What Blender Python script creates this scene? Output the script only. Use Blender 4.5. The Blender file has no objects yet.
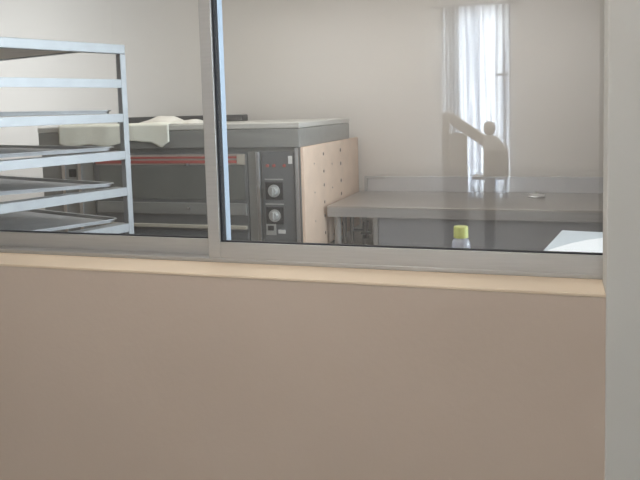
import bpy, bmesh, math, random
from mathutils import Vector, Matrix
random.seed(4)
S = bpy.context.scene
C = S.collection

# ------------------------------------------------------------------ camera
YAW, PITCH, ROLL = (math.radians(a) for a in (18.385, 5.121, 1.629))
FPX, PPY, EYE = 720.0, 171.5, 1.45
fw = Vector((-math.sin(YAW) * math.cos(PITCH), math.cos(YAW) * math.cos(PITCH), -math.sin(PITCH)))
r0 = Vector((math.cos(YAW), math.sin(YAW), 0))
u0 = r0.cross(fw)
rt = r0 * math.cos(ROLL) - u0 * math.sin(ROLL)
up = u0 * math.cos(ROLL) + r0 * math.sin(ROLL)
cd = bpy.data.cameras.new('camera')
cam = bpy.data.objects.new('camera', cd)
C.objects.link(cam)
cam.matrix_world = Matrix(((rt.x, up.x, -fw.x, 0), (rt.y, up.y, -fw.y, 0), (rt.z, up.z, -fw.z, EYE), (0, 0, 0, 1)))
cd.sensor_fit = 'HORIZONTAL'
cd.sensor_width = 36
cd.lens = 36 * FPX / 640
cd.shift_y = (PPY - 240) / 640
cd.clip_start = .02
S.camera = cam

# ------------------------------------------------------------------ world, lights, exposure
w = bpy.data.worlds.new('world')
S.world = w
w.use_nodes = True
w.node_tree.nodes['Background'].inputs[0].default_value = (.75, .85, 1, 1)
w.node_tree.nodes['Background'].inputs[1].default_value = .6


def area(name, loc, aim, sx, sy, power, col, spread=180):
    l = bpy.data.lights.new(name, 'AREA')
    l.shape = 'RECTANGLE'
    l.size, l.size_y, l.energy, l.color = sx, sy, power, col
    l.spread = math.radians(spread)
    o = bpy.data.objects.new(name, l)
    C.objects.link(o)
    o.location = loc
    o.rotation_euler = (Vector(aim) - Vector(loc)).to_track_quat('-Z', 'Y').to_euler()
    return o


area('kitchen_ceiling_light', (-1.4, 3.5, 2.66), (-1.4, 3.5, 0), 3.2, 1.4, 29, (1, .965, .92))
area('kitchen_daylight', (1.95, 2.75, 1.75), (-4, 2.85, 1.5), .9, 1.3, 25, (.78, .90, 1), 62)
area('back_wall_left_fill', (-4.75, 2.45, 1.9), (-4.35, 5, 1.75), .7, 1.3, 12, (.90, .95, 1), 70)  # added fill that brightens the left part of the back wall
area('front_overhead_fill', (-.75, .85, 2.66), (-.75, .85, 0), 1.2, .6, 25, (1, .955, .92))  # added overhead fill, makes the brighter patch on the low wall
area('rear_wall_wash', (-1.2, -2.5, 2.7), (-1.2, -3.45, .9), 3.4, .8, 112, (1, .975, .95), 130)  # added wash; brightens the rear wall so its reflection veils the glass
area('outdoor_daylight', (-.76, -3.86, 1.55), (-.76, 0, 1.55), 1.3, 2.4, 480, (.86, .93, 1))
S.view_settings.view_transform = 'Standard'
S.view_settings.look = 'None'
S.view_settings.exposure = 0
S.view_settings.gamma = 1
S.view_settings.use_curve_mapping = False


# ------------------------------------------------------------------ materials
def mat(name, col, rough=.6, metal=0.0, var=.05, scale=6.0, bump=0.0, spec=.5, stretch=None, bscale=None):
    m = bpy.data.materials.new(name)
    m.use_nodes = True
    nt = m.node_tree
    b = nt.nodes['Principled BSDF']
    b.inputs['Roughness'].default_value = rough
    b.inputs['Metallic'].default_value = metal
    b.inputs['Specular IOR Level'].default_value = spec
    tc = nt.nodes.new('ShaderNodeTexCoord')
    mp = nt.nodes.new('ShaderNodeMapping')
    if stretch:
        mp.inputs['Scale'].default_value = stretch
    nz = nt.nodes.new('ShaderNodeTexNoise')
    nz.inputs['Scale'].default_value = scale
    nz.inputs['Detail'].default_value = 4
    rp = nt.nodes.new('ShaderNodeValToRGB')
    rp.color_ramp.elements[0].position = .3
    rp.color_ramp.elements[1].position = .7
    rp.color_ramp.elements[0].color = [c * (1 - var) for c in col] + [1]
    rp.color_ramp.elements[1].color = [min(1, c * (1 + var)) for c in col] + [1]
    L = nt.links.new
    L(tc.outputs['Object'], mp.inputs['Vector'])
    L(mp.outputs[0], nz.inputs['Vector'])
    L(nz.outputs['Fac'], rp.inputs[0])
    L(rp.outputs[0], b.inputs['Base Color'])
    if bump:
        n2 = nt.nodes.new('ShaderNodeTexNoise')
        n2.inputs['Scale'].default_value = bscale or scale * 8
        L(tc.outputs['Object'], n2.inputs['Vector'])
        bp = nt.nodes.new('ShaderNodeBump')
        bp.inputs['Strength'].default_value = bump
        bp.inputs['Distance'].default_value = .01
        L(n2.outputs['Fac'], bp.inputs['Height'])
        L(bp.outputs[0], b.inputs['Normal'])
    return m


M = {
    'kitchen_wall': mat('cream_kitchen_wall', (.70, .665, .62), .8, var=.015, scale=1.5),
    'room_wall': mat('pale_grey_room_wall', (.55, .545, .51), .8, var=.02, scale=2),
    'rear_wall': mat('white_rear_wall', (.80, .785, .76), .85, var=.01, scale=2),
    'peach': mat('peach_wall_paint', (.50, .41, .335), .75, var=.025, scale=2.2, bump=.05, bscale=60),
    'ledge': mat('lit_tan_ledge_paint', (.66, .54, .405), .55, var=.05, scale=5),  # wall paint lightened: light from above is put into the colour
    'floor': mat('grey_floor_tile', (.42, .40, .37), .4, var=.08, scale=3),
    'ceiling': mat('white_ceiling', (.8, .79, .76), .9, var=.01),
    'alu': mat('brushed_aluminium_frame', (.43, .425, .41), .42, .55, .04, 9, stretch=(1, 20, 20)),
    'alu_daylit': mat('daylit_blue_aluminium', (.46, .56, .67), .5, .2, .04, 9),  # cool daylight on the stile is put into the aluminium colour
    'rubber': mat('black_rubber_gasket', (.012, .014, .02), .5, var=.1),
    'rack': mat('galvanised_rack_steel', (.315, .325, .33), .45, .25, .07, 12),
    'top_sheet': mat('tan_sheet_metal', (.74, .66, .58), .7, 0, .06, 7),
    'tray': mat('dull_baking_tray_metal', (.42, .425, .43), .55, .2, .12, 7),
    'steel': mat('oven_stainless_steel', (.30, .305, .29), .4, .4, .06, 3, stretch=(1, 12, 12)),
    'steel_lid': mat('lit_oven_lid_steel', (.58, .57, .53), .45, .2, .05, 4),  # lid steel lightened to stand in for daylight on its side
    'steel_dark': mat('oven_dark_steel', (.20, .205, .21), .4, .5, .08, 5),
    'oven_glass': mat('dark_oven_glass', (.15, .155, .143), .12, 0, .1, 4, spec=.6),
    'cream_trim': mat('cream_door_trim', (.46, .43, .36), .5, .1, .06, 8),
    'red': mat('red_stripe_paint', (.40, .09, .075), .5, 0, .08, 12),
    'stripe_ground': mat('grey_stripe_ground', (.38, .34, .30), .5, .1, .05, 12),
    'chrome': mat('polished_chrome', (.75, .77, .79), .2, .9, .03, 9),
    'panel_dark': mat('control_panel_grey', (.15, .157, .165), .45, .3, .08, 8),
    'black': mat('black_plastic', (.02, .021, .023), .4, 0, .1),
    'knob': mat('worn_knob_grey', (.46, .47, .46), .35, .3, .1, 30),
    'white_plastic': mat('white_plastic', (.72, .72, .70), .4, 0, .03),
    'beige': mat('beige_side_board', (.80, .605, .465), .75, 0, .05, 10, bump=.08, bscale=50),
    'hole': mat('vent_hole_brown', (.22, .16, .125), .8, 0, .1),
    'cloth': mat('pale_sage_cloth', (.80, .80, .70), .9, 0, .08, 9, bump=.15, bscale=90),
    'bundle': mat('off_white_cloth', (.76, .73, .66), .9, 0, .05, 9, bump=.15, bscale=90),
    'dark_bar': mat('dark_flat_bar_metal', (.09, .09, .088), .5, .3, .15, 9),
    'table': mat('worktable_steel', (.47, .45, .43), .3, .7, .06, 3, stretch=(1, 14, 14)),
    'table_apron': mat('worktable_apron_steel', (.42, .42, .42), .4, .6, .06, 4, stretch=(1, 14, 14)),
    'table_panel': mat('worktable_blue_grey_panel', (.35, .37, .405), .5, .35, .05, 3),
    'splash': mat('worktable_splashback_steel', (.50, .50, .51), .45, .4, .05, 3),
    'pipe': mat('grey_pipe_paint', (.30, .29, .275), .5, .1, .08, 9),
    'yellow': mat('yellow_green_cap', (.56, .60, .20), .45, 0, .06, 20),
    'counter': mat('blue_grey_laminate', (.60, .66, .70), .5, 0, .04, 5),
    'paper': mat('white_paper', (.90, .92, .93), .8, 0, .015, 8),
    'newel': mat('pale_painted_wood', (.80, .77, .73), .6, 0, .06, 5),
    'curtain_rod': mat('curtain_rod_metal', (.4, .4, .4), .4, .6, .05),
    'tie': mat('grey_curtain_tie', (.10, .10, .11), .8, 0, .05),
    'frame_white': mat('white_window_frame_paint', (.7, .7, .68), .5, 0, .03),
}


def glass_mat(name, tint, k=1.0):
    m = bpy.data.materials.new(name)
    m.use_nodes = True
    nt = m.node_tree
    nt.nodes.clear()
    out = nt.nodes.new('ShaderNodeOutputMaterial')
    mx = nt.nodes.new('ShaderNodeMixShader')
    tr = nt.nodes.new('ShaderNodeBsdfTransparent')
    tr.inputs[0].default_value = tint + (1,)
    gl = nt.nodes.new('ShaderNodeBsdfGlossy')
    gl.inputs['Roughness'].default_value = 0.0
    lw = nt.nodes.new('ShaderNodeLayerWeight')
    lw.inputs[0].default_value = .5
    pw = nt.nodes.new('ShaderNodeMath')
    pw.operation = 'POWER'
    pw.inputs[1].default_value = 5
    ma = nt.nodes.new('ShaderNodeMath')
    ma.operation = 'MULTIPLY_ADD'
    ma.inputs[1].default_value = .95
    ma.inputs[2].default_value = .045 * k
    L = nt.links.new
    L(lw.outputs['Facing'], pw.inputs[0])
    L(pw.outputs[0], ma.inputs[0])
    L(ma.outputs[0], mx.inputs[0])
    L(tr.outputs[0], mx.inputs[1])
    L(gl.outputs[0], mx.inputs[2])
    L(mx.outputs[0], out.inputs[0])
    return m


M['glass'] = glass_mat('clear_window_glass', (.985, .99, .99), 1.3)
M['bottle'] = None


def bottle_mat():
    m = bpy.data.materials.new('cloudy_clear_plastic')
    m.use_nodes = True
    nt = m.node_tree
    nt.nodes.clear()
    out = nt.nodes.new('ShaderNodeOutputMaterial')
    m1 = nt.nodes.new('ShaderNodeMixShader')
    m1.inputs[0].default_value = .5
    tr = nt.nodes.new('ShaderNodeBsdfTransparent')
    tr.inputs[0].default_value = (.86, .88, .93, 1)
    pb = nt.nodes.new('ShaderNodeBsdfPrincipled')
    pb.inputs['Base Color'].default_value = (.68, .70, .78, 1)
    pb.inputs['Roughness'].default_value = .15
    L = nt.links.new
    L(tr.outputs[0], m1.inputs[1])
    L(pb.outputs[0], m1.inputs[2])
    L(m1.outputs[0], out.inputs[0])
    return m


M['bottle'] = bottle_mat()


def curtain_mat(name, a, b, scale):
    m = bpy.data.materials.new(name)
    m.use_nodes = True
    nt = m.node_tree
    nt.nodes.clear()
    out = nt.nodes.new('ShaderNodeOutputMaterial')
    mx = nt.nodes.new('ShaderNodeMixShader')
    mx.inputs[0].default_value = .3
    tl = nt.nodes.new('ShaderNodeBsdfTranslucent')
    df = nt.nodes.new('ShaderNodeBsdfDiffuse')
    tc = nt.nodes.new('ShaderNodeTexCoord')
    mp = nt.nodes.new('ShaderNodeMapping')
    mp.inputs['Scale'].default_value = (1, 1, .03)
    nz = nt.nodes.new('ShaderNodeTexNoise')
    nz.inputs['Scale'].default_value = scale
    nz.inputs['Detail'].default_value = 3
    rp = nt.nodes.new('ShaderNodeValToRGB')
    rp.color_ramp.elements[0].position = .38
    rp.color_ramp.elements[1].position = .62
    rp.color_ramp.elements[0].color = a + (1,)
    rp.color_ramp.elements[1].color = b + (1,)
    L = nt.links.new
    L(tc.outputs['Object'], mp.inputs[0])
    L(mp.outputs[0], nz.inputs['Vector'])
    L(nz.outputs['Fac'], rp.inputs[0])
    L(rp.outputs[0], tl.inputs[0])
    L(rp.outputs[0], df.inputs[0])
    L(tl.outputs[0], mx.inputs[1])
    L(df.outputs[0], mx.inputs[2])
    L(mx.outputs[0], out.inputs[0])
    return m


M['sheer'] = curtain_mat('white_sheer_cloth', (.25, .28, .33), (.93, .95, .97), 26)  # bright and dim light streaks of the folds are put into the colour
M['sheer_thick'] = curtain_mat('doubled_sheer_cloth', (.34, .36, .375), (.55, .57, .59), 30)


# ------------------------------------------------------------------ mesh helpers
def bm_new():
    return bmesh.new()


def box(bm, x0, x1, y0, y1, z0, z1, bev=0.0, mx=None):
    r = bmesh.ops.create_cube(bm, size=1)
    vs = r['verts']
    bmesh.ops.scale(bm, vec=(x1 - x0, y1 - y0, z1 - z0), verts=vs)
    bmesh.ops.translate(bm, vec=((x0 + x1) / 2, (y0 + y1) / 2, (z0 + z1) / 2), verts=vs)
    if bev:
        es = list({e for v in vs for e in v.link_edges})
        n = len(bm.verts)
        res = bmesh.ops.bevel(bm, geom=es, offset=bev, segments=2, affect='EDGES', profile=.5)
        vs = list({v for f in res['faces'] for v in f.verts} | {v for v in vs if v.is_valid})
    if mx is not None:
        bmesh.ops.transform(bm, matrix=mx, verts=vs)
    return bm


def cyl(bm, p0, p1, r, seg=20, r2=None):
    p0, p1 = Vector(p0), Vector(p1)
    d = p1 - p0
    q = d.to_track_quat('Z', 'Y').to_matrix().to_4x4()
    bmesh.ops.create_cone(bm, cap_ends=True, segments=seg, radius1=r, radius2=r if r2 is None else r2,
                          depth=d.length, matrix=Matrix.Translation((p0 + p1) / 2) @ q)
    return bm


def lathe(bm, prof, seg=28, loc=(0, 0, 0)):
    rings = []
    for r, z in prof:
        if r < 1e-5:
            rings.append([bm.verts.new((loc[0], loc[1], loc[2] + z))])
        else:
            rings.append([bm.verts.new((loc[0] + r * math.cos(2 * math.pi * i / seg),
                                        loc[1] + r * math.sin(2 * math.pi * i / seg), loc[2] + z)) for i in range(seg)])
    for a, b in zip(rings, rings[1:]):
        for i in range(seg):
            j = (i + 1) % seg
            if len(a) == 1:
                bm.faces.new((a[0], b[i], b[j]))
            elif len(b) == 1:
                bm.faces.new((a[i], a[j], b[0]))
            else:
                bm.faces.new((a[i], a[j], b[j], b[i]))
    bmesh.ops.recalc_face_normals(bm, faces=bm.faces[:])
    return bm


def obj(name, bm, m, parent=None, smooth=False):
    me = bpy.data.meshes.new(name)
    bm.normal_update()
    bm.to_mesh(me)
    bm.free()
    for mm in (m if isinstance(m, (list, tuple)) else [m]):
        me.materials.append(mm)
    if smooth:
        for p in me.polygons:
            p.use_smooth = True
    o = bpy.data.objects.new(name, me)
    C.objects.link(o)
    if parent is not None:
        o.parent = parent
    return o


def B(*a, bev=0.0):
    return box(bm_new(), *a, bev=bev)


def thing(name, label, cat, loc=(0, 0, 0), rz=0, group=None):
    o = bpy.data.objects.new(name, None)
    C.objects.link(o)
    o.location = loc
    o.rotation_euler = (0, 0, rz)
    o.empty_display_size = .1
    return tag(o, label, cat, group)


def tag(o, label, cat, group=None):
    o['label'], o['category'] = label, cat
    if group:
        o['group'] = group
    return o


def struct(name, bm, m, label=None, parent=None):
    o = obj(name, bm, m, parent)
    o['kind'] = 'structure'
    if label:
        o['label'] = label
    return o


# ------------------------------------------------------------------ setting
XL, XR, YB, YK, HT = -5.0, 2.1, -3.5, 4.985, 2.75
WY0, WY1, SILL = 1.755, 2.075, .992          # low wall under the window
PX = .105                                     # left edge of the pale pillar
struct('floor', B(XL - .1, XR + .1, YB - .1, YK + .1, -.1, 0), M['floor'], 'grey floor of kitchen and front room')
struct('ceiling', B(XL - .1, XR + .1, YB - .1, YK + .1, HT, HT + .1), M['ceiling'], 'white ceiling above both rooms')
struct('wall_back', B(XL - .1, XR + .1, YK, YK + .1, 0, HT), M['kitchen_wall'], 'plain cream wall behind the oven and steel table')
struct('wall_left', B(XL - .1, XL, YB, YK, 0, HT), M['kitchen_wall'], 'cream left side wall')
struct('wall_right', B(XR, XR + .1, YB, YK, 0, HT), M['kitchen_wall'], 'cream right side wall')
b = bm_new()                                  # wall of the front room with the curtained window opening
WX0, WX1, WZ0, WZ1 = -1.07, -.475, .57, 2.37
box(b, XL, WX0, YB - .1, YB, 0, HT)
box(b, WX1, XR, YB - .1, YB, 0, HT)
box(b, WX0, WX1, YB - .1, YB, 0, WZ0)
box(b, WX0, WX1, YB - .1, YB, WZ1, HT)
struct('wall_front', b, M['rear_wall'], 'front room wall with a curtained window, seen only as reflection')
struct('wall_low', B(XL, PX, WY0, WY1, 0, SILL), M['peach'], 'peach painted low wall below the sliding window')
struct('trim_1', B(XL, PX, WY0 - .002, WY1 + .002, SILL, 1.0, bev=.002), M['ledge'], 'tan ledge on top of the low wall, overhead light painted into its colour')
b = bm_new()
box(b, XL, -2.9, WY0, WY1, 1.0, HT)
box(b, -2.9, PX, WY0, WY1, 2.25, HT)
box(b, PX + .12, XR, 1.893, WY1, 0, HT)
box(b, PX, PX + .12, 1.893, WY1, 0, 1.0)
box(b, PX, PX + .12, 1.893, WY1, 2.25, HT)
struct('wall_window', b, M['peach'], 'wall around and above the sliding window')
struct('wall_pillar', B(PX, XR, WY0 - .01, 1.893, 0, HT, bev=.003), M['room_wall'], 'pale grey wall end right of the window')

# sliding window between the rooms
win = bpy.data.objects.new('window_1', None)
C.objects.link(win)
win['kind'] = 'structure'
win['label'] = 'aluminium sliding window looking into the bakery kitchen'
b = bm_new()
box(b, -2.9, PX + .12, 1.897, 1.985, 1.0, 1.012, bev=.002)
box(b, -2.9, PX + .12, 1.897, 1.985, 2.22, 2.25)
box(b, -2.9, -2.87, 1.897, 1.985, 1.012, 2.22)
f = struct('window_frame', b, M['alu'], None, win)


def sash(name, x0, x1, y0, stile_l, stile_r, rail):
    e = bpy.data.objects.new(name, None)
    C.objects.link(e)
    e.parent = win
    e['kind'] = 'structure'
    y1 = y0 + .03
    zt, zb = 2.218, 1.004
    struct('rail', B(x0 + stile_l, x1 - stile_r, y0, y1, zb, rail, bev=.0015), M['alu'], None, e)
    struct('rail', B(x0 + stile_l, x1 - stile_r, y0, y1, zt - .04, zt, bev=.0015), M['alu'], None, e)
    struct('stile', B(x0, x0 + stile_l, y0, y1, zb, zt, bev=.0015), M['alu'], None, e)
    if stile_r:
        struct('stile', B(x1 - stile_r, x1, y0, y1, zb, zt, bev=.0015), M['alu_daylit'], None, e)
    g = bm_new()
    ym = (y0 + y1) / 2
    q = .0035
    box(g, x0 + stile_l, x1 - stile_r, ym - .006, ym + .006, rail, rail + q)
    box(g, x0 + stile_l, x0 + stile_l + q, ym - .006, ym + .006, rail + q, zt - .04)
    box(g, x1 - stile_r - q, x1 - stile_r, ym - .006, ym + .006, rail + q, zt - .04)
    struct('gasket', g, M['rubber'], None, e)
    struct('pane', B(x0 + stile_l + q, x1 - stile_r - q, ym - .002, ym + .002, rail + q, zt - .04), M['glass'], None, e)
    return e


sash('sash', -.988, PX + .115, 1.9, .038, 0, 1.060)
sash('sash', -2.87, -.947, 1.943, .04, .042, 1.060)
# black brush seal in the gap between the two sashes
struct('seal', B(-.953, -.9495, 1.9305, 1.9425, 1.013, 2.218), M['rubber'], None, win)

# curtained window of the front room (visible as a reflection in the glass)
w2 = bpy.data.objects.new('window_2', None)
C.objects.link(w2)
w2['kind'] = 'structure'
w2['label'] = 'bright curtained window reflected in the glass'
b = bm_new()
for x in (WX0, WX1 - .04):
    box(b, x, x + .04, YB - .09, YB - .05, WZ0, WZ1)
for z in (WZ0, WZ1 - .04):
    box(b, WX0 + .04, WX1 - .04, YB - .09, YB - .05, z, z + .04)
struct('window_frame', b, M['frame_white'], None, w2)
struct('pane', B(WX0 + .04, WX1 - .04, YB - .072, YB - .068, WZ0 + .04, WZ1 - .04), M['glass'], None, w2)


def curtain_bm(x0, x1, y, z0, z1, amp, n, nz=2, seed=0):
    bm = bm_new()
    rnd = random.Random(seed)
    N = n * 10
    ph = [rnd.uniform(.6, 1.3) for _ in range(n + 1)]
    rows = []
    for k in range(nz + 1):
        z = z1 + (z0 - z1) * k / nz
        row = []
        for i in range(N + 1):
            t = i / N
            a = ph[min(n, int(t * n))]
            row.append(bm.verts.new((x0 + (x1 - x0) * t, y + amp * a * math.sin(2 * math.pi * n * t), z)))
        rows.append(row)
    for a, c in zip(rows, rows[1:]):
        for i in range(N):
            bm.faces.new((a[i], a[i + 1], c[i + 1], c[i]))
    return bm


cu = thing('sheer_curtain', 'white pleated sheer curtain glowing with daylight, reflected in the right window pane', 'curtain', (0, YB + .06, 0))
obj('curtain_panel', curtain_bm(-1.02, -.44, 0, .50, 2.385, .022, 9, seed=3), M['sheer'], cu, True)
obj('curtain_panel', curtain_bm(-1.10, -.925, .05, .50, 2.385, .012, 5, seed=8), M['sheer_thick'], cu, True)
b = cyl(bm_new(), (-1.2, 0, 2.405), (-.35, 0, 2.405), .012)
for x in (-1.15, -.4):
    box(b, x - .01, x + .01, -.06, 0, 2.395, 2.415)
obj('curtain_rod', b, M['curtain_rod'], cu)
obj('tieback', box(bm_new(), -.575, -.455, .045, .06, 1.70, 1.728, bev=.004), M['tie'], cu)

# newel pillar with sloping handrail in front of it (silhouette in the reflection)
NY = 3.86 - 6.4
nw = thing('stair_newel', 'pale newel pillar with round knob and sloping handrail, reflected before the curtain', 'railing', (-.565, NY, 0))
b = bm_new()
box(b, -.045, .045, -.06, .06, 0, .785, bev=.006)
box(b, -.14, .15, -.10, .10, .785, .82, bev=.008)
box(b, -.045, .155, -.09, .09, .82, 1.04, bev=.008)
pv = [b.verts.new(p) for p in ((-.045, -.09, 1.04), (.155, -.09, 1.04), (.155, .09, 1.04), (-.045, .09, 1.04),
                               (-.045, -.05, 1.165), (.05, -.05, 1.165), (.05, .05, 1.165), (-.045, .05, 1.165))]
for q in ((0, 1, 5, 4), (1, 2, 6, 5), (2, 3, 7, 6), (3, 0, 4, 7), (4, 5, 6, 7), (3, 2, 1, 0)):
    b.faces.new([pv[i] for i in q])
obj('newel_post', b, M['newel'], nw, False)
obj('knob', lathe(bm_new(), [(0, 1.165), (.035, 1.172), (.05, 1.2), (.052, 1.24), (.04, 1.27), (.02, 1.283), (0, 1.285)], 24), M['newel'], nw, True)
b = bm_new()
v0, v1 = Vector((-.02, 0, 1.10)), Vector((-.36, 0, 1.345))
d = (v1 - v0)
ang = math.atan2(d.z, -d.x)
box(b, -d.length / 2, d.length / 2, -.03, .03, -.046, .046, bev=.012,
    mx=Matrix.Translation((v0 + v1) / 2) @ Matrix.Rotation(ang, 4, 'Y'))
obj('handrail', b, M['newel'], nw)
obj('curtain_dimming_panel', B(-.34, -.19, -.02, .02, .12, 1.19, bev=.004), M['newel'], nw)  # added panel under the handrail, dims the lower left of the reflected curtain
obj('post', B(-.40, -.34, -.04, .04, 0, 1.385, bev=.006), M['newel'], nw)

# ------------------------------------------------------------------ tray rack
RA = math.atan2(.957, .291)                     # direction of its long rails (local +x)
rk = thing('bakery_rack', 'tall galvanised steel tray rack standing left of the oven, behind the window', 'rack', (-1.828, 2.765, 0), RA)
# local x: along the rails (0 at the far end, negative towards the camera), local y: to the left
RL, RW = -.70, 1.16
LV = [1.595, 1.445, 1.281, 1.119, .957, .795, .63, .46]
t = .030
for (x, y) in ((0, 0), (RL, 0), (0, RW), (RL, RW)):
    obj('post', B(x - t / 2, x + t / 2, y - t / 2, y + t / 2, .12, 1.705, bev=.003), M['rack'], rk)
b = bm_new()
box(b, RL - t / 2, t / 2, -t / 2, t / 2, 1.705, 1.746, bev=.003)
box(b, RL - t / 2, t / 2, RW - t / 2, RW + t / 2, 1.705, 1.746, bev=.003)
for x in (0, RL):
    box(b, x - t / 2, x + t / 2, t / 2, RW - t / 2, 1.733, 1.746, bev=.002)
obj('top_sheet', B(RL + t / 2, -t / 2, t / 2, RW - t / 2, 1.7375, 1.7415), M['top_sheet'], rk)
obj('top_frame', b, M['rack'], rk)
b = bm_new()
for y in (0, RW):
    box(b, RL + t / 2, -t / 2, y - t / 2, y + t / 2, .16, .20, bev=.003)
for x in (0, RL):
    box(b, x - t / 2, x + t / 2, t / 2, RW - t / 2, .16, .20, bev=.003)
obj('bottom_frame', b, M['rack'], rk)
for z in LV:
    for s, y in ((1, 0), (-1, RW)):
        b = bm_new()
        ya, yb = sorted((y - s * .015, y - s * .012))
        box(b, RL + t / 2, -t / 2, ya, yb, z - .037, z, bev=.0008)
        ya, yb = sorted((y - s * .012, y + s * .05))
        box(b, RL + t / 2, -t / 2, ya, yb, z - .003, z)
        obj('tray_rail', b, M['rack'], rk)
for (x, y) in ((0, 0), (RL, 0), (0, RW), (RL, RW)):
    c = obj('caster', cyl(bm_new(), (x - .012, y, .05), (x + .012, y, .05), .05), M['rubber'], rk)
    obj('caster_fork', B(x - .02, x + .02, y - .02, y + .02, .10, .12), M['steel_dark'], c)

rmx = Matrix.Translation((-1.828, 2.765, 0)) @ Matrix.Rotation(RA, 4, 'Z')


def tray_bm(L, W, h=.016, lip=.012):
    """shallow sheet pan: flat bottom, sloped wall, rolled rim"""
    bm = bm_new()
    sect = [(-.012, .002), (0, .002), (.004, h), (lip, h + .001), (lip + .002, h - .003)]
    rc = .035
    rings = []
    for off, z in sect:
        ring = []
        for cx, cy, a0 in ((L / 2, W / 2, 0), (-L / 2, W / 2, 90), (-L / 2, -W / 2, 180), (L / 2, -W / 2, 270)):
            sx, sy = (1 if cx > 0 else -1), (1 if cy > 0 else -1)
            for k in range(6):
                a = math.radians(a0 + 18 * k)
                ring.append(bm.verts.new((cx - sx * rc + (rc + off) * math.cos(a), cy - sy * rc + (rc + off) * math.sin(a), z)))
        rings.append(ring)
    n = len(rings[0])
    for a, c in zip(rings, rings[1:]):
        for i in range(n):
            bm.faces.new((a[i], a[(i + 1) % n], c[(i + 1) % n], c[i]))
    bm.faces.new(rings[0])
    bmesh.ops.recalc_face_normals(bm, faces=bm.faces[:])
    bmesh.ops.solidify(bm, geom=bm.faces[:], thickness=.0015)
    return bm


tray0 = None
for i, (z, sk, tl, dy) in enumerate(((1.445, 1.2, .35, .0), (1.281, 1.0, .5, .0), (1.119, 1.5, 2.2, .008), (.957, 1.2, 1.4, .004))):
    if tray0 is None:
        o = tray0 = obj('baking_tray', tray_bm(.60, 1.02), M['tray'])
    else:
        o = tray0.copy()
        C.objects.link(o)
    o.matrix_world = rmx @ Matrix.Translation((-.035, RW / 2 + dy, z + .001)) @ Matrix.Rotation(math.radians(tl), 4, 'Y') @ Matrix.Rotation(math.radians(-sk), 4, 'Z') @ Matrix.Translation((-.262, 0, 0))
    tag(o, ['dull grey baking tray on second rack level down, seen edge on',
            'dull grey baking tray on third rack level down, level with the oven door top',
            'dull grey baking tray on fourth rack level down, with a gap to the rail',
            'dull grey baking tray on the lowest visible rack level, just above the window rail'][i], 'tray', 'baking trays on the rack')

# ------------------------------------------------------------------ deck oven
OX0, OX1, OY0, OY1 = -3.13, -1.38, 3.80, 4.80
ov = thing('deck_oven', 'wide stainless steel deck oven with dark window and two control dials', 'oven', ((OX0 + OX1) / 2, OY0, 0))
ox, oy = (OX0 + OX1) / 2, OY0


def OB(x0, x1, y0, y1, z0, z1, bev=0.0, bm=None):
    return box(bm or bm_new(), x0 - ox, x1 - ox, y0 - oy, y1 - oy, z0, z1, bev)


obj('body', OB(OX0, OX1, OY0 + .02, OY1, .60, 1.228, .004), M['steel'], ov)
b = OB(OX0 - .01, OX1 + .004, OY0 - .012, OY1 + .01, 1.228, 1.335, .005)
obj('canopy', b, M['steel'], ov)
obj('lid', OB(OX0 - .012, OX1 + .006, OY0 - .014, OY1 + .012, 1.337, 1.368, .004), M['steel_lid'], ov)
# side board with ventilation holes
sb = obj('side_board', OB(OX1 + .001, OX1 + .022, OY0 + .004, 4.965, .60, 1.228, .004), M['beige'], ov)
sb['label'] = 'beige perforated side board'


def px_hole(yy, zz, r):
    obj('vent_hole', cyl(bm_new(), (OX1 + .0215 - ox, yy - oy, zz), (OX1 + .0235 - ox, yy - oy, zz), r, 12), M['hole'], sb)


for k in range(7):
    px_hole(4.16, 1.165 - .095 * k - (.01 if k % 2 else 0), .0095)
    px_hole(4.52, 1.165 - .10 * k + (.012 if k % 2 else 0), .012)
for k in range(4):
    px_hole(3.98, 1.12 - .17 * k, .005)
    px_hole(4.33, 1.09 - .15 * k, .005)
# stand
b = bm_new()
for x in (OX0 + .05, OX1 - .10):
    for y in (OY0 + .06, OY1 - .10):
        box(b, x - ox, x + .05 - ox, y - oy, y + .05 - oy, 0, .60)
box(b, OX0 + .05 - ox, OX1 - .05 - ox, .06, .90, .2, .23)
obj('stand', b, M['steel_dark'], ov)
# door
DX0, DX1 = -2.74, -1.70
dr = obj('door', OB(DX0, DX1, OY0 - .008, OY0 + .02, .665, 1.20, .004), M['steel_dark'], ov)
obj('window_glass', OB(DX0 + .04, DX1 - .02, OY0 - .012, OY0 - .008, .925, 1.128), M['oven_glass'], dr)
obj('header_strip', OB(DX0 + .02, DX1 - .012, OY0 - .013, OY0 - .008, 1.13, 1.192), M['stripe_ground'], dr)
b = OB(DX0 + .02, DX1 - .065, OY0 - .016, OY0 - .013, 1.168, 1.180)
OB(DX0 + .02, DX1 - .065, OY0 - .016, OY0 - .013, 1.140, 1.157, bm=b)
st = obj('red_stripe', b, M['red'], dr)
obj('corner_plate', OB(DX1 - .06, DX1 - .016, OY0 - .0165, OY0 - .013, 1.132, 1.19), M['cream_trim'], dr)
obj('lower_rail', OB(DX0 + .02, DX1 - .012, OY0 - .02, OY0 - .008, .835, .905, .003), M['steel'], dr)
obj('door_lip', OB(DX0 + .02, DX1 - .012, OY0 - .03, OY0 - .008, .755, .775, .003), M['cream_trim'], dr)
obj('door_bottom', OB(DX0 + .01, DX1 - .006, OY0 - .014, OY0 - .008, .675, .735, .002), M['panel_dark'], dr)
for x, z in ((-2.075, 1.135), (-2.075, .875)):
    obj('door_glint_stud', cyl(bm_new(), (x - ox, -.0135, z), (x - ox, -.034, z), .008, 12), M['chrome'], dr)  # small chrome studs added for two glints on the door
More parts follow.
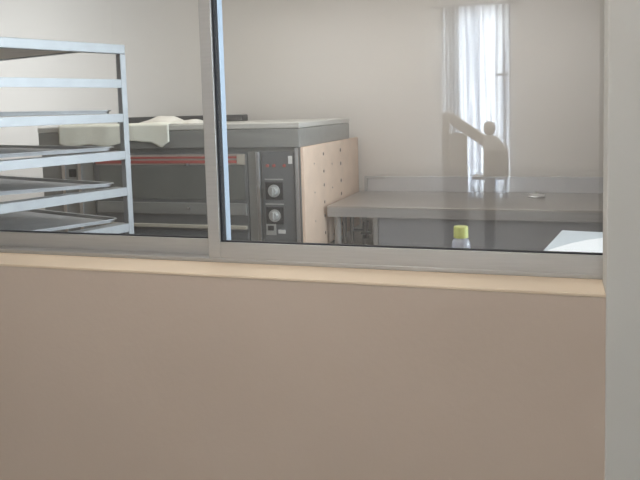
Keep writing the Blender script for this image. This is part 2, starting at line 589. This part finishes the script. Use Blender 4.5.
# left post of the front
lp = obj('left_panel', OB(OX0, DX0 - .008, OY0 - .004, OY0 + .02, .665, 1.20, .003), M['steel'], ov)
b = bm_new()
for x in (-2.965, -2.845):
    OB(x - .012, x + .012, OY0 - .012, OY0 - .004, .67, 1.19, bm=b)
obj('trim_strip', b, M['chrome'], lp)
obj('panel_window', OB(-2.925, -2.875, OY0 - .010, OY0 - .004, 1.055, 1.105), M['black'], lp)
# control panel
cp = obj('control_panel', OB(-1.61, -1.415, OY0 - .006, OY0 + .02, .665, 1.205, .003), M['panel_dark'], ov)
b = OB(-1.645, -1.622, OY0 - .018, OY0 + .02, .665, 1.205, .004)
obj('trim_strip', b, M['chrome'], ov)
b = OB(-1.695, -1.645, OY0 - .008, OY0 + .02, .665, 1.205, .003)
obj('filler_strip', b, M['steel'], ov)
b = OB(-1.408, -1.388, OY0 - .014, OY0 + .02, .60, 1.226, .004)
obj('corner_strip', b, M['chrome'], ov)
obj('badge', OB(-1.448, -1.424, OY0 - .009, OY0 - .006, 1.135, 1.18), M['white_plastic'], cp)
for z in (.98, .838):
    obj('dial_plate', OB(-1.592, -1.486, OY0 - .010, OY0 - .006, z - .05, z + .05, .001), M['black'], cp)
    kb = bm_new()
    cyl(kb, (-1.539 - ox, -.010, z), (-1.539 - ox, -.016, z), .036, 24)
    cyl(kb, (-1.539 - ox, -.016, z), (-1.539 - ox, -.040, z), .025, 24, .021)
    box(kb, -1.545 - ox, -1.533 - ox, -.050, -.040, z - .024, z + .024, bev=.002)
    obj('knob', kb, M['knob'], cp)
    obj('scale_bar', OB(-1.595, -1.483, OY0 - .009, OY0 - .006, z + .062, z + .070), M['knob'], cp)
for x in (-1.575, -1.535, -1.472):
    obj('indicator_light', cyl(bm_new(), (x - ox, -.006, 1.125), (x - ox, -.014, 1.125), .009, 12), M['red'], cp)
b = OB(-1.595, -1.535, OY0 - .010, OY0 - .006, .725, .79)
sw = obj('switch_plate', b, M['knob'], cp)
obj('switch_rocker', OB(-1.583, -1.547, OY0 - .016, OY0 - .010, .752, .78, .002), M['black'], cp)
obj('rating_label', OB(-1.522, -1.478, OY0 - .009, OY0 - .006, .735, .757), M['white_plastic'], cp)

# cloth over the front of the oven
def cloth_bm():
    bm = bm_new()
    x0, x1, top = -2.975, -2.19, 1.3705
    NX, NV = 60, 26
    Ltop, hang = .15, .12
    rows = []
    for j in range(NV + 1):
        s = (Ltop + hang) * j / NV
        row = []
        for i in range(NX + 1):
            u = i / NX
            x = x0 + (x1 - x0) * u
            wob = .003 * math.sin(9 * u + 2 * s) + .0015 * math.sin(23 * u + 1)
            if s < Ltop - .02:
                y, z = OY0 + Ltop - .02 - s, top + .004
                z += max(0, wob) + .004
            else:
                q = s - (Ltop - .02)
                y = OY0 - .024 + wob
                z = top + .004 - q * (.80 + .10 * math.sin(5.5 * u) + .06 * math.sin(17 * u) + .30 * max(0, 1 - abs(u - .93) / .09))
            row.append(bm.verts.new((x - (x0 + x1) / 2, y - OY0, z)))
        rows.append(row)
    for a, c in zip(rows, rows[1:]):
        for i in range(NX):
            bm.faces.new((a[i], a[i + 1], c[i + 1], c[i]))
    bmesh.ops.recalc_face_normals(bm, faces=bm.faces[:])
    bmesh.ops.solidify(bm, geom=bm.faces[:], thickness=-.003)
    return bm


o = obj('cloth', cloth_bm(), M['cloth'], None, True)
o.location = ((-2.975 - 2.19) / 2, OY0, 0)
tag(o, 'pale sage cloth draped over the front edge of the oven top', 'cloth')


def bundle_bm():
    bm = bm_new()
    NX, NY = 40, 16
    rows = []
    for j in range(NY + 1):
        v = j / NY
        row = []
        for i in range(NX + 1):
            u = i / NX
            x = -.19 + .42 * u
            y = -.10 + .26 * v
            e = math.sin(math.pi * v) ** .6
            prof = max(0, math.sin(math.pi * min(1, u / .62))) ** .7 * .036 + (.022 if u > .5 else .022 * u * 2)
            if u > .9:
                prof *= (1 - u) / .1
            z = prof * e + .003 * math.sin(21 * u + 5 * v) * e
            row.append(bm.verts.new((x, y + .012 * math.sin(9 * u), max(0, z))))
        rows.append(row)
    for a, c in zip(rows, rows[1:]):
        for i in range(NX):
            bm.faces.new((a[i], a[i + 1], c[i + 1], c[i]))
    bmesh.ops.recalc_face_normals(bm, faces=bm.faces[:])
    bmesh.ops.solidify(bm, geom=bm.faces[:], thickness=.002)
    return bm


o = obj('cloth', bundle_bm(), M['bundle'], None, True)
o.location = (-2.36, OY0 + .255, 1.371)
tag(o, 'crumpled off-white cloth bunched on the oven lid behind the sage cloth', 'cloth')

br = obj('flat_bar', B(-.50, .50, -.05, .05, 0, .045, bev=.006), M['dark_bar'])
br.location = (-2.565, 4.60, 1.3685)
tag(br, 'long dark flat bar lying on the rear of the oven top', 'bar')

# ------------------------------------------------------------------ steel worktable
TX0, TX1, TY0, TY1, TZ = -1.335, 1.6, 4.125, 4.90, .85
tb = thing('worktable', 'long stainless steel worktable with low splashback right of the oven', 'table', (0, TY0, 0))


def TB(x0, x1, y0, y1, z0, z1, bev=0.0, bm=None):
    return box(bm or bm_new(), x0, x1, y0 - TY0, y1 - TY0, z0, z1, bev)


obj('table_top', TB(TX0, TX1, TY0, TY1, TZ - .012, TZ, .004), M['table'], tb)
obj('apron', TB(TX0 + .002, TX1 - .002, TY0 + .002, TY0 + .02, TZ - .066, TZ - .012, .002), M['table_apron'], tb)
b = TB(TX0 + .002, TX0 + .02, TY0 + .02, TY1, TZ - .066, TZ - .012)
obj('side_apron', b, M['table_apron'], tb)
for x in (TX0 + .03, TX1 - .08):
    for y in (TY0 + .04, TY1 - .09):
        obj('leg', cyl(bm_new(), (x + .02, y + .02 - TY0, 0), (x + .02, y + .02 - TY0, TZ - .066), .02), M['pipe'], tb)
obj('front_panel', TB(-1.03, TX1 - .12, TY0 + .06, TY0 + .085, .14, TZ - .066, .003), M['table_panel'], tb)
obj('panel_edge', TB(-1.062, -1.032, TY0 + .055, TY0 + .09, .14, TZ - .066, .003), M['table_apron'], tb)
obj('shelf', TB(-1.03, TX1 - .04, TY0 + .095, TY1 - .03, .18, .20, .003), M['table'], tb)
obj('splashback', TB(-1.272, TX1, TY1 - .014, TY1, TZ, TZ + .105, .002), M['splash'], tb)
b = TB(-1.296, -1.274, TY1 - .02, TY1, TZ, TZ + .107, .002)
TB(-1.274, -1.14, TY1 - .022, TY1 - .0145, TZ + .09, TZ + .107, .002, bm=b)
sbk = obj('corner_bracket', b, M['table_apron'], tb)

gp = thing('gas_pipes', 'two upright grey pipes with a black valve under the left table end', 'pipes', (-1.30, 4.45, 0))
for x in (-.02, .03):
    obj('pipe', cyl(bm_new(), (x, 0, 0), (x, 0, .78), .013), M['pipe'], gp)
b = cyl(bm_new(), (.03, 0, .65), (.15, -.01, .65), .009)
cyl(b, (.125, -.01, .60), (.125, -.01, .71), .019)
box(b, .095, .165, -.035, -.012, .628, .642, bev=.004)
obj('valve', b, M['black'], gp)

dl = obj('glint_lid', lathe(bm_new(), [(0, 0), (.05, 0), (.056, .004), (.058, .012), (.054, .012), (.045, .02), (.012, .026), (.01, .036), (0, .037)], 28), M['chrome'], None, True)  # lid shape added to give a glint on the table
dl.location = (-.13, 4.66, TZ)
tag(dl, 'small shiny metal lid added as a bright glint on the steel worktable', 'lid')

# ------------------------------------------------------------------ bottle on the inner sill
bt = thing('bottle', 'small clear plastic bottle with yellow-green cap behind the right window pane', 'bottle', (-.262, 2.04, 1.0))
obj('bottle_body', lathe(bm_new(), [(0, 0), (.024, 0), (.027, .004), (.027, .040), (.0255, .055), (.022, .064), (.0155, .068), (.0155, .075), (0, .075)], 32), M['bottle'], bt, True)
b = lathe(bm_new(), [(0, .070), (.0205, .070), (.0208, .073), (.0202, .099), (.0188, .102), (0, .102)], 40)
obj('cap', b, M['yellow'], bt, False)

# ------------------------------------------------------------------ small table with paper
ta = math.radians(8.6)
wt = thing('side_table', 'pale blue-grey topped table beyond the window at the right', 'table', (-.115, 2.33, 0), -ta)
obj('table_top', B(0, .95, 0, .87, .875, .90, bev=.003), M['counter'], wt)
for x in (.06, .89):
    for y in (.06, .81):
        obj('leg', B(x - .02, x + .02, y - .02, y + .02, 0, .875), M['pipe'], wt)
b = bm_new()
top = []
pts = [(0, 0), (.55, 0), (.55, .79), (.36, .775), (.25, .75), (.165, .715), (.11, .65), (.06, .56), (.02, .46), (0, .40)]
lo = [b.verts.new((x, y, 0)) for x, y in pts]
hi = [b.verts.new((x, y, .002)) for x, y in pts]
b.faces.new(lo[::-1])
b.faces.new(hi)
for i in range(len(lo)):
    j = (i + 1) % len(lo)
    b.faces.new((lo[i], lo[j], hi[j], hi[i]))
pp = obj('paper_sheet', b, M['paper'])
pp.matrix_world = Matrix.Translation((-.115, 2.33, .9005)) @ Matrix.Rotation(-ta, 4, 'Z') @ Matrix.Translation((.02, .02, 0))
tag(pp, 'bright white paper sheet lying on the pale table at the right', 'paper')
